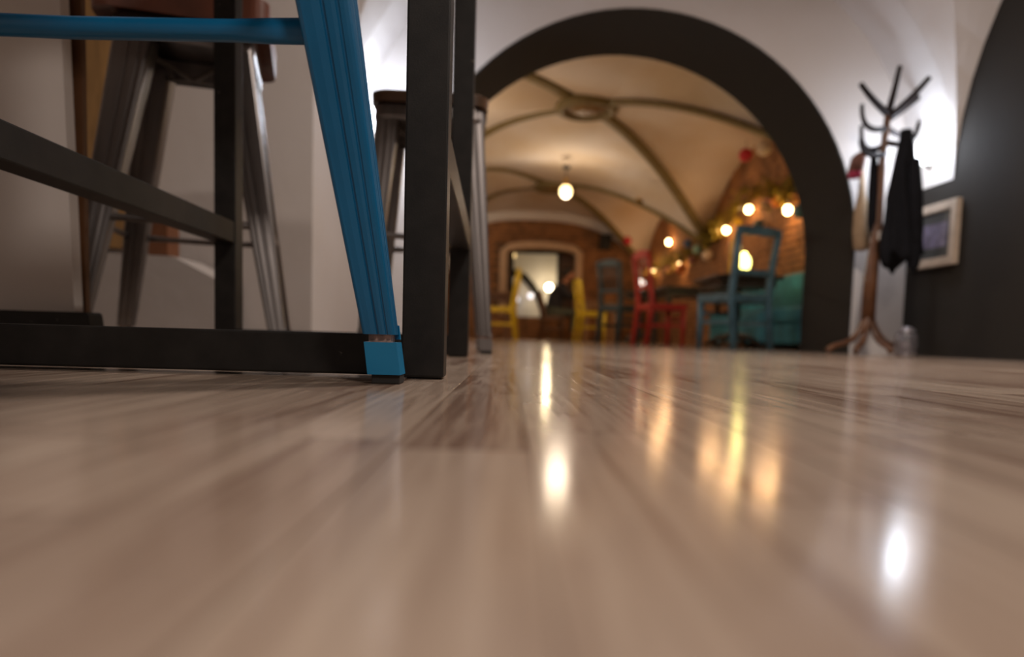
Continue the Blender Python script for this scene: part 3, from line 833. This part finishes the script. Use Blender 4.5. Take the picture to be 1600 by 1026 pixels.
lb = MB().box((-.022, -.004, -.026), (.022, .004, .026), .003).build('paper_tag', mat('white_tag', (.6, .55, .5), .7), None)
lb.location = (hk.x, 4.10, hk.z); tag(lb, 'small white tag hanging in front of the coat rack pole', 'tag')

# picture frame on the charcoal wall
fy0, fy1 = 3.99, 4.43
z0, z1 = P(1500, 412, fy0).z, P(1500, 308, fy0).z
pf = empty('picture_frame', (2.775, (fy0 + fy1) / 2, (z0 + z1) / 2), 0, 'cream framed picture hanging on the dark charcoal wall', 'picture')
hy, hz = (fy1 - fy0) / 2, (z1 - z0) / 2; bwid = .052
M_CREAM = mat('cream_frame_paint', (.50, .40, .31), .6)
for nm, lo, hi in (('frame_side', (-.035, -hy, -hz), (0, -hy + bwid, hz)), ('frame_side', (-.035, hy - bwid, -hz), (0, hy, hz)),
                   ('frame_side', (-.035, -hy + bwid, hz - bwid), (0, hy - bwid, hz)), ('frame_side', (-.035, -hy + bwid, -hz), (0, hy - bwid, -hz + bwid))):
    MB().box(lo, hi, .004).build(nm, M_CREAM, pf)
MB().box((-.012, -hy + bwid, -hz + bwid), (-.004, hy - bwid, hz - bwid)).build('picture_print', mat('dark_print', (.03, .032, .03), .35, var=.5, scale=9), pf)
MB().box((-.0135, -hy + .10, -.075), (-.012, hy - .11, .075)).build('printed_block', mat('mauve_print', (.13, .11, .17), .4, var=.3, scale=20), pf)

# glass lantern on the floor
lt = P(1414, 551, 4.1)
ln = empty('glass_lantern', (lt.x, 4.1, 0), 0, 'small grey glass lantern on the floor right of the coat rack foot', 'lantern')
gl = glass_mat('smoky_glass', (.72, .70, .74), .15)
M_PEW = mat('pewter', (.32, .29, .30), .4, metal=.6)
MB().lathe([(.001, 0), (.058, 0), (.062, .01), (.058, .02), (.001, .021)], (0, 0, 0), 20).build('base', M_PEW, ln)
MB().lathe([(.056, .02), (.066, .06), (.062, .12), (.048, .15), (.044, .15), (.058, .12), (.062, .06), (.052, .022)], (0, 0, 0), 20).build('glass', gl, ln)
MB().lathe([(.05, .15), (.045, .165), (.02, .18), (.001, .182)], (0, 0, 0), 20).build('cap', M_PEW, ln)
MB().lathe([(.001, .021), (.025, .021), (.025, .09), (.001, .092)], (0, 0, 0), 14).build('candle', mat('wax', (.75, .68, .62), .5), ln)
# box on ledge
b0, b1 = P(238, 345, 2.8), P(270, 404, 2.8)
bx = MB().box((0, 0, 0), (b1.x - b0.x, .10, b0.z - (lz0 - .012)), .004).build('wooden_box', mat('rust_wood', (.22, .085, .035), .6), None)
bx.location = (b0.x, 2.76, lz0 - .011); tag(bx, 'upright rust brown wooden box on the white ledge', 'box')

# ================================================================ CELLAR ROOM FURNITURE
def chair(px, Y, rz, w, d, sh, h, m, label, style=0, name='dining_chair'):
    """front of chair faces local +y; back at local -y"""
    x = P(px, 530, Y).x
    r = empty(name, (x, Y, 0), math.radians(rz), label, 'chair')
    a, b = w / 2, d / 2; t = .022; cv = 0 if style == 2 else 1
    s = MB(); s.box((-a, -b, sh - .07), (a, b + .01, sh), .010); s.build('seat', m, r)
    for sx in (-1, 1):
        MB().tube([(sx * (a - t), b - t, 0), (sx * (a - t), b - t, sh - .04)], [.023, .030], 8).build('leg', m, r)
        MB().tube([(sx * (a - t), -b - .03, 0), (sx * (a - t), -b + t, sh), (sx * (a - t), -b - .01, sh + (h - sh) * .5), (sx * (a - t + .012), -b - .05, h - .02)], [.027, .033, .028, .026], 8).build('leg', m, r)
        MB().box((sx * (a - t) - .012, -b + .02, sh * .45), (sx * (a - t) + .012, b - t, sh * .45 + .03)).build('stretcher', m, r)
    MB().box((-a + t, b - t - .012, sh * .62), (a - t, b - t + .012, sh * .62 + .03)).build('stretcher', m, r)
    MB().prism([(-a - .01, h - .07), (a + .01, h - .07), (a + .015, h - .01), (a * .5, h + .012 * cv), (0, h + .02 * cv), (-a * .5, h + .012 * cv), (-a - .015, h - .01)], -b - .062, -b - .036, 1).build('crest_rail', m, r)
    lowz = sh + (h - sh) * .28
    MB().box((-a + t, -b - .020, lowz), (a - t, -b + .004, lowz + .045)).build('back_rail', m, r)
    nsl = (3, 2, 0)[style]
    for k in range(nsl):
        xx = (k - (nsl - 1) / 2) * (w / (nsl + 1.2))
        MB().tube([(xx, -b - .008, lowz + .04), (xx, -b - .045, h - .06)], .018, 6, ry=.006, flat=(1, 0, 0)).build('slat', m, r)
    return r
M_TEALC = mat('worn_teal_paint', (.060, .135, .175), .5, var=.25)
M_TEALD = mat('dark_teal_paint', (.025, .050, .062), .5, var=.25)
M_RED = mat('red_chair_paint', (.42, .028, .018), .45)
M_YEL = mat('yellow_chair_paint', (.62, .43, .012), .45)
M_TEALS = mat('teal_velvet', (.03, .20, .27), .75, var=.3, scale=5)
chair(1144, 5.75, 22, .44, .42, .46, 1.00, M_TEALC, 'worn turquoise wooden chair in front of the teal bench', 2)
chair(1030, 7.2, -80, .42, .40, .44, .98, M_RED, 'bright red wooden chair at the dark table')
chair(966, 8.2, -48, .34, .38, .46, .98, M_TEALD, 'dark blue green wooden chair left of the red chair')
chair(922, 10.4, -84, .40, .38, .46, .94, M_YEL, 'yellow wooden chair right of the seated person')
chair(780, 9.6, 84, .42, .42, .46, 1.0, M_YEL, 'yellow wooden chair at the far left, behind the bar stool legs', 1)
chair(862, 12.3, -88, .40, .38, .44, .88, M_BROWNW, 'brown wooden chair under the seated person')

# teal bench along the right wall
bn = empty('bench_sofa', (RX - .28, 6.8, 0), 0, 'long low teal upholstered bench along the brick wall', 'sofa')
MB().box((-.24, -1.3, .05), (.26, 1.3, .24), .02).build('base', M_TEALS, bn)
for k in range(3):
    y = -1.3 + k * .8667
    MB().box((-.26, y + .005, .24), (.12, y + .861, .38), .035).build('seat_cushion', M_TEALS, bn)
    MB().box((.11, y + .005, .30), (.26, y + .861, .76), .04).build('back_cushion', M_TEALS, bn)
for (x, y) in ((-.2, -1.25), (-.2, 1.25), (.22, -1.25), (.22, 1.25)):
    MB().box((x - .02, y - .02, 0), (x + .02, y + .02, .05)).build('leg', M_BROWNW, bn)

def table(px, Y, w, d, h, label, ped=True, m=M_TOPW):
    x = P(px, 530, Y).x
    r = empty('dining_table', (x, Y, 0), 0, label, 'table')
    MB().box((-w / 2, -d / 2, h - .035), (w / 2, d / 2, h), .006).build('tabletop', m, r)
    MB().box((-w / 2 + .05, -d / 2 + .05, h - .11), (w / 2 - .05, d / 2 - .05, h - .035)).build('apron', m, r)
    if ped:
        MB().lathe([(.03, .05), (.055, .12), (.03, .2), (.06, .33), (.028, .42), (.045, h - .14), (.06, h - .10)], (0, 0, 0), 14).build('pedestal', m, r)
        for k in range(4):
            a = PI / 4 + k * PI / 2
            MB().tube([(0, 0, .13), (.16 * math.cos(a), .16 * math.sin(a), .10), (.3 * math.cos(a), .3 * math.sin(a), .02)], [.03, .026, .02], 8).build('foot', m, r)
    else:
        for sx in (-1, 1):
            for sy in (-1, 1):
                cx, cy = sx * (w / 2 - .06), sy * (d / 2 - .06)
                MB().box((cx - .028, cy - .028, 0), (cx + .028, cy + .028, h - .04), .004).build('leg', m, r)
    return r
M_DTB = mat('blackened_table_wood', (.03, .02, .014), .4)
table(1146, 6.55, .62, .75, .68, 'dark pedestal table behind the turquoise chair', True, M_DTB)
table(1082, 8.6, .95, .8, .72, 'dark table between the red chair and the bench', False, M_DTB)
table(932, 12.4, .6, .7, .72, 'light brown wooden table beside the seated person', False, mat('light_brown_wood', (.28, .15, .06), .5))
table(770, 10.9, .55, .6, .74, 'brown table at the far left of the cellar', False, M_BROWNW)

# ---------------------------------------------------------------- pendant lamps
def pendant(px, py, Y, r0, m_b, label, power=0):
    p = P(px, py, Y)
    t = min(abs((p.x - BX) / BA), 1); 
    zc = 2.70
    yc = 7.8 if Y < B1 else 11.9
    u, v = abs((p.x - BX) / BA), abs((Y - yc) / 2.05)
    a_, b_ = min(u, v), max(u, v)
    zc = bF(a_) + (bG(a_) - bF(a_)) * (b_ - a_) / max(1e-3, 1 - a_)
    r = empty('pendant_lamp', (p.x, Y, zc), 0, label, 'lamp')
    dz = p.z - zc
    MB().lathe([(.06, 0.0), (.055, -.03), (.015, -.045), (.001, -.046)], (0, 0, 0), 16).build('canopy', M_BLACK, r)
    MB().tube([(0, 0, -.04), (0, 0, dz + r0 + .08)], .005, 6).build('cord', M_BLACK, r)
    MB().lathe([(.012, dz + r0 + .10), (.03, dz + r0 + .09), (.045, dz + r0 * .8), (.04, dz + r0 * .7)], (0, 0, 0), 14).build('socket', mat('brass', (.45, .26, .06), .35, metal=.8), r)
    MB().sphere((0, 0, dz), r0, 18, (1, 1, 1.08)).build('bulb', m_b, r)
    if power:
        point('pendant_light', (p.x, Y, p.z - r0 * 1.25), power, (1.0, .80, .60), .16)
    return r
pendant(884, 299, 9.7, .085, glow('pendant_globe_glow', (1.0, .70, .30), 5), 'round glowing globe pendant hanging from the vault centre', 32)
pendant(672, 330, 12.4, .085, glow('pendant_globe_glow', (1.0, .70, .30), 5), 'added globe pendant, unseen behind the table posts, brightening the deep cellar', 75)  # unseen pendant added to brighten the back of the cellar from the left
pendant(655, 260, 7.6, .085, glow('pendant_globe_glow', (1.0, .70, .30), 5), 'added globe pendant, unseen behind the table posts, brightening the cellar near the archway', 46)  # second added pendant out of sight, lifts the cellar's near left side
pendant(1000, 312, 10.6, .06, mat('amber_glass', (.42, .22, .03), .3), 'small unlit amber pendant right of the glowing globe')

# ---------------------------------------------------------------- string lights along the brick wall
bulbs = [(1231, 328, 7.0), (1170, 327, 8.1), (1135, 359, 8.9), (1062, 415, 11.0), (1045, 378, 11.9), (1022, 420, 12.9)]
sg = empty('string_lights', (RX - .12, 7.0, 1.6), 0, 'string of warm glowing bulbs along the brick wall', 'string lights')
M_BULB = glow('warm_bulb_glow', (1.0, .60, .24), 26)
prev = None
cord = []
for i, (px, py, Y) in enumerate(bulbs):
    p = P(px, py, Y); x = min(p.x, RX - .07)
    q = Vector((x - (RX - .12), Y - 7.0, p.z - 1.6))
    bo = MB().sphere(q, .042, 14, (1, 1, 1.15)).build('bulb', M_BULB, sg)
    MB().lathe([(.02, .055), (.022, .09), (.012, .10), (.001, .10)], q, 10).build('socket', M_BLACK, bo)
    hook = q + Vector((0, 0, .12))
    if prev is not None:
        for k in range(1, 9):
            t = k / 8; cord.append(prev.lerp(hook, t) + Vector((0, 0, -.06 * math.sin(PI * t))))
    else: cord.append(hook)
    prev = hook
    point('bulb_light', (x - .10, Y, p.z), 6.0, (1.0, .56, .26), .12)
MB().tube(cord, .006, 6).build('cord', M_BLACK, sg)

# garlands of greenery
def garland(name, pts, label, seed, nleaf=420, m=None):
    r = random.Random(seed); m_ = MB()
    P_ = [Vector(p) for p in pts]
    for k in range(nleaf):
        t = r.random() * (len(P_) - 1); i = int(t); c = P_[i].lerp(P_[i + 1], t - i)
        c = c + Vector((r.uniform(-.10, .04), r.uniform(-.06, .06), r.gauss(0, .075)))
        d = Vector((r.uniform(-1, 1), r.uniform(-1, 1), r.uniform(-1, .6))).normalized() * r.uniform(.05, .10)
        s = d.orthogonal().normalized() * d.length * .3
        m_.add([c, c + d * .5 + s, c + d, c + d * .5 - s], [(0, 1, 2, 3)])
    o = m_.build(name, m, None)
    o['kind'] = 'stuff'
    return tag(o, label, 'garland')
M_LEAF = mat('garland_leaf', (.07, .085, .012), .6, var=.5, scale=3, col2=(.38, .27, .015))
garland('leaf_garland', [(RX - .12, 6.3, 1.72), (RX - .12, 7.0, 1.60), (RX - .12, 8.0, 1.82), (RX - .12, 9.0, 1.62), (RX - .12, 9.7, 1.52)], 'yellow green leafy garland with ornaments along the near brick arch', 5, 900, M_LEAF)
garland('leaf_garland', [(RX - .12, 10.2, 1.42), (RX - .12, 11.2, 1.38), (RX - .12, 12.2, 1.45), (RX - .12, 13.4, 1.3)], 'leafy garland along the far brick arch', 6, 500, M_LEAF)

# ornaments hanging among the greenery and paper balls under the vault
def ball(px, py, Y, r0, m, label, name='paper_ball', group=None):
    p = P(px, py, Y); x = min(p.x, RX - .04 - r0)
    o = empty(name, (x, Y, p.z), 0, label, 'ornament', group)
    MB().sphere((0, 0, 0), r0, 16).build('ball', m, o)
    MB().tube([(0, 0, r0 - .003), (0, 0, r0 + .10)], .003, 5).build('thread', M_BLACK, o)
    return o
M_PR = mat('red_paper', (.50, .015, .03), .6); M_PC = mat('cream_paper', (.62, .48, .34), .7)
M_OR = mat('orange_paper', (.55, .13, .02), .6); M_BL = mat('blue_paper', (.02, .10, .24), .6); M_GR = mat('mint_paper', (.25, .42, .30), .6)
M_PK = mat('pink_paper', (.5, .2, .16), .6); M_YW = mat('yellow_paper', (.62, .38, .02), .6)
ball(1165, 242, 7.6, .075, M_PR, 'red paper ball hanging under the near vault')
ball(1194, 231, 7.0, .08, M_PC, 'cream paper ball hanging beside the dark archway')
ball(980, 376, 12.6, .08, M_PR, 'small red paper ball near the end wall')
for (px, py, Y, r0, m, l) in ((1214, 313, 7.3, .07, M_OR, 'orange ornament between the two brightest bulbs'), (1201, 311, 7.55, .045, M_PK, 'small peach ornament left of the orange one'),
        (1152, 348, 8.5, .06, M_YW, 'yellow ornament right of the third bulb'), (1078, 381, 10.6, .07, M_BL, 'blue ornament at the vault foot'),
        (1096, 390, 10.1, .07, M_GR, 'mint green ornament under the vault foot'), (1112, 399, 9.6, .075, M_PC, 'cream ornament below the vault foot'),
        (1088, 405, 10.4, .06, M_PK, 'pink ornament left of the cream one'), (1072, 420, 10.9, .09, M_OR, 'orange ornament beside the low bulb'),
        (1044, 421, 11.6, .07, M_PK, 'pale red ornament between the low bulbs'), (1250, 330, 6.6, .07, M_TEALC, 'grey blue ornament at the archway edge'),
        (1190, 350, 7.8, .06, M_TEALD, 'dark teal ornament in the garland')):
    ball(px, py, Y, r0, m, l, 'ornament')

# lamps on the tables
tp = P(1162, 412, 6.5)
yl = empty('table_lamp', (tp.x, 6.5, .68), 0, 'yellow green glowing glass lamp on the dark pedestal table', 'lamp')
zz = tp.z - .68
MB().lathe([(.001, 0), (.06, 0), (.05, .015), (.02, .03), (.015, max(.05, zz - .08))], (0, 0, 0), 16).build('base', M_BROWNW, yl)
MB().lathe([(.02, zz - .09), (.045, zz - .07), (.065, zz), (.055, zz + .06), (.028, zz + .09), (.022, zz + .11)], (0, 0, 0), 18).build('lamp_shade', glow('yellow_lamp_glow', (.95, .85, .22), 7), yl)
point('lamp_light', (tp.x, 6.42, tp.z + .18), 1.5, (1.0, .80, .3), .05)
bt = P(1148, 405, 6.36)
vo = MB().lathe([(.001, 0), (.050, 0), (.055, .02), (.055, .25), (.048, .31), (.026, .36), (.024, .42), (.028, .425), (.001, .43)], (0, 0, 0), 18).build('tall_bottle', mat('yellow_bottle', (.62, .36, .01), .25), None)
vo.location = (bt.x, 6.36, .68); tag(vo, 'tall yellow bottle left of the glowing lamp', 'bottle')
wl = P(1000, 444, 8.9)
vp = empty('table_lamp', (wl.x, 9.6, 0), 0, 'small white glowing glass lamp behind the red chair', 'lamp')
wl = P(1000, 444, 9.6)
table(998, 9.65, .45, .45, wl.z - .10, 'small round side table with a white lamp, behind the red chair', True, M_DTB)
vp.location = (wl.x, 9.6, wl.z - .10)
MB().lathe([(.001, 0), (.05, 0), (.045, .01), (.03, .02), (.03, .03)], (0, 0, 0), 14).build('base', M_PEW, vp)
MB().sphere((0, 0, .10), .075, 16).build('lamp_shade', glow('white_lamp_glow', (1, .85, .75), 2.2), vp)
# speaker on the back wall
sp_ = P(945, 379, 13.8)
so = empty('wall_speaker', (sp_.x, 13.75, sp_.z), 0, 'small black loudspeaker on the end wall under the vault', 'speaker')
MB().box((-.11, -.10, -.15), (.11, .12, .15), .008).build('cabinet', M_BLACK, so)
MB().lathe([(.07, 0), (.06, .012), (.02, .02), (.001, .01)], (0, 0, 0), 16).build('driver', M_RUBBER, so).rotation_euler = (PI / 2, 0, 0)
so.children[-1].location = (0, -.10, -.04)
MB().box((-.02, .12, -.03), (.02, .185, .03)).build('bracket', M_BLACK, so)
# globes standing in for lamps reflected in the niche mirror
for (px, py, r0, lab, s, c) in ((858, 449, .09, 'bright globe standing in for a lamp reflected in the niche mirror', 14, (1, .85, .55)), (805, 467, .08, 'left white globe standing in for a reflected lamp', 3, (.9, .92, 1)), (829, 462, .07, 'middle white globe standing in for a reflected lamp', 1.6, (.9, .88, 1)), (801, 399, .07, 'high amber globe standing in for a reflected lamp', 2.2, (1, .65, .25))):
    p = P(px, py, 16.7)
    o = empty('reflected_globe', (p.x, 16.7, p.z), 0, lab, 'lamp')
    MB().sphere((0, 0, 0), r0, 16).build('globe', glow('globe_glow_%d' % px, c, s), o)
    MB().tube([(0, 0, 0), (0, .29, 0)], .012, 6).build('bracket', M_BLACK, o)
p = P(858, 449, 16.5); point('lamp_light', (p.x, 16.4, p.z), 16, (1, .78, .45), .06)  # light of the bright globe that replaces the mirrored lamp

# ---------------------------------------------------------------- seated person (side view, facing the small table at right)
def skin_mesh(name, verts, edges, radii, m, parent, sub=2):
    me = bpy.data.meshes.new(name); me.from_pydata(verts, edges, []); me.materials.append(m)
    o = bpy.data.objects.new(name, me); C.objects.link(o); o.parent = parent
    sk = o.modifiers.new('skin', 'SKIN'); sk.use_smooth_shade = True
    for i, r in enumerate(radii):
        me.skin_vertices[0].data[i].radius = (r, r)
    me.skin_vertices[0].data[0].use_root = True
    s = o.modifiers.new('sub', 'SUBSURF'); s.levels = sub; s.render_levels = sub
    return o
PY = 12.3
px0 = P(868, 530, PY).x
pe = empty('person', (px0 - .06, PY, 0), 0, 'person in a dark jacket seated side-on and leaning over the table by the niche', 'person')
M_SKIN = mat('skin', (.45, .20, .11), .55, var=.05); M_HAIR = mat('dark_hair', (.02, .012, .008), .6)
M_JKT = mat('dark_jacket', (.018, .016, .020), .8); M_TRS = mat('olive_trousers', (.07, .075, .05), .8)
V = [(0, 0, .52), (.02, 0, .68), (.07, 0, .86), (.15, 0, 1.00), (.20, 0, 1.06), (.24, 0, 1.12),
     (.13, .17, .97), (.24, .20, .80), (.44, .12, .80), (.13, -.17, .97), (.24, -.20, .80), (.44, -.12, .80),
     (.02, .09, .49), (.40, .11, .50), (.37, .12, .10), (.02, -.09, .49), (.40, -.11, .50), (.37, -.12, .10), (.48, .13, .06), (.48, -.13, .06)]
E_ = [(0, 1), (1, 2), (2, 3), (3, 4), (4, 5), (3, 6), (6, 7), (7, 8), (3, 9), (9, 10), (10, 11), (0, 12), (12, 13), (13, 14), (0, 15), (15, 16), (16, 17), (14, 18), (17, 19)]
Rr = [.10, .10, .11, .10, .05, .05, .05, .04, .03, .05, .04, .03, .08, .055, .035, .08, .055, .035, .035, .035]
hand_v, hand_e, hand_r = [], [], []
def add_hand(base_i, p, s):
    pi = len(V); V.append((p[0] + .06, p[1], p[2])); E_.append((base_i, pi)); Rr.append(.026)
    for k in range(4):
        o_ = (k - 1.5) * .018; L = (.055, .065, .06, .045)[k]
        a = len(V); V.append((p[0] + .10, p[1] + o_, p[2] - .004)); V.append((p[0] + .10 + L, p[1] + o_, p[2] - .025))
        E_.extend([(pi, a), (a, a + 1)]); Rr.extend([.009, .008])
    a = len(V); V.append((p[0] + .07, p[1] + s * .035, p[2])); V.append((p[0] + .10, p[1] + s * .05, p[2] - .01))
    E_.extend([(pi, a), (a, a + 1)]); Rr.extend([.011, .009])
add_hand(8, V[8], -1); add_hand(11, V[11], 1)
skin_mesh('body', V, E_, Rr, M_SKIN, pe)
skin_mesh('jacket', [(0, 0, .50), (.02, 0, .66), (.06, 0, .84), (.13, 0, .98), (.18, 0, 1.04), (.12, .18, .96), (.23, .21, .80), (.40, .13, .80), (.12, -.18, .96), (.23, -.21, .80), (.40, -.13, .80)],
          [(0, 1), (1, 2), (2, 3), (3, 4), (3, 5), (5, 6), (6, 7), (3, 8), (8, 9), (9, 10)], [.16, .165, .17, .13, .07, .075, .062, .05, .075, .062, .05], M_JKT, pe)
skin_mesh('trousers', [(0, 0, .50), (.02, .10, .50), (.40, .12, .51), (.37, .12, .12), (.02, -.10, .50), (.40, -.12, .51), (.37, -.12, .12)], [(0, 1), (1, 2), (2, 3), (0, 4), (4, 5), (5, 6)], [.12, .10, .075, .055, .10, .075, .055], M_TRS, pe)
for s in (-1, 1):
    MB().sphere((.43, s * .125, .045), .05, 12, (1.9, .9, .85)).build('shoe', M_RUBBER, pe)
hd = MB().sphere((.27, 0, 1.20), .095, 18, (.95, .80, 1.18))
hd.sphere((.365, 0, 1.185), .018, 8, (1.2, .7, 1.1)).sphere((.26, .078, 1.19), .022, 8, (.7, .4, 1.2)).sphere((.26, -.078, 1.19), .022, 8, (.7, .4, 1.2))
h_ = hd.build('head', M_SKIN, pe)
MB().sphere((.345, .033, 1.215), .010, 8).sphere((.345, -.033, 1.215), .010, 8).build('eyes', M_HAIR, h_)
MB().box((.345, -.022, 1.145), (.352, .022, 1.152)).build('mouth', mat('lips', (.3, .08, .06), .5), h_)
MB().sphere((.245, 0, 1.235), .102, 16, (.98, .86, 1.0)).build('hair', M_HAIR, h_)
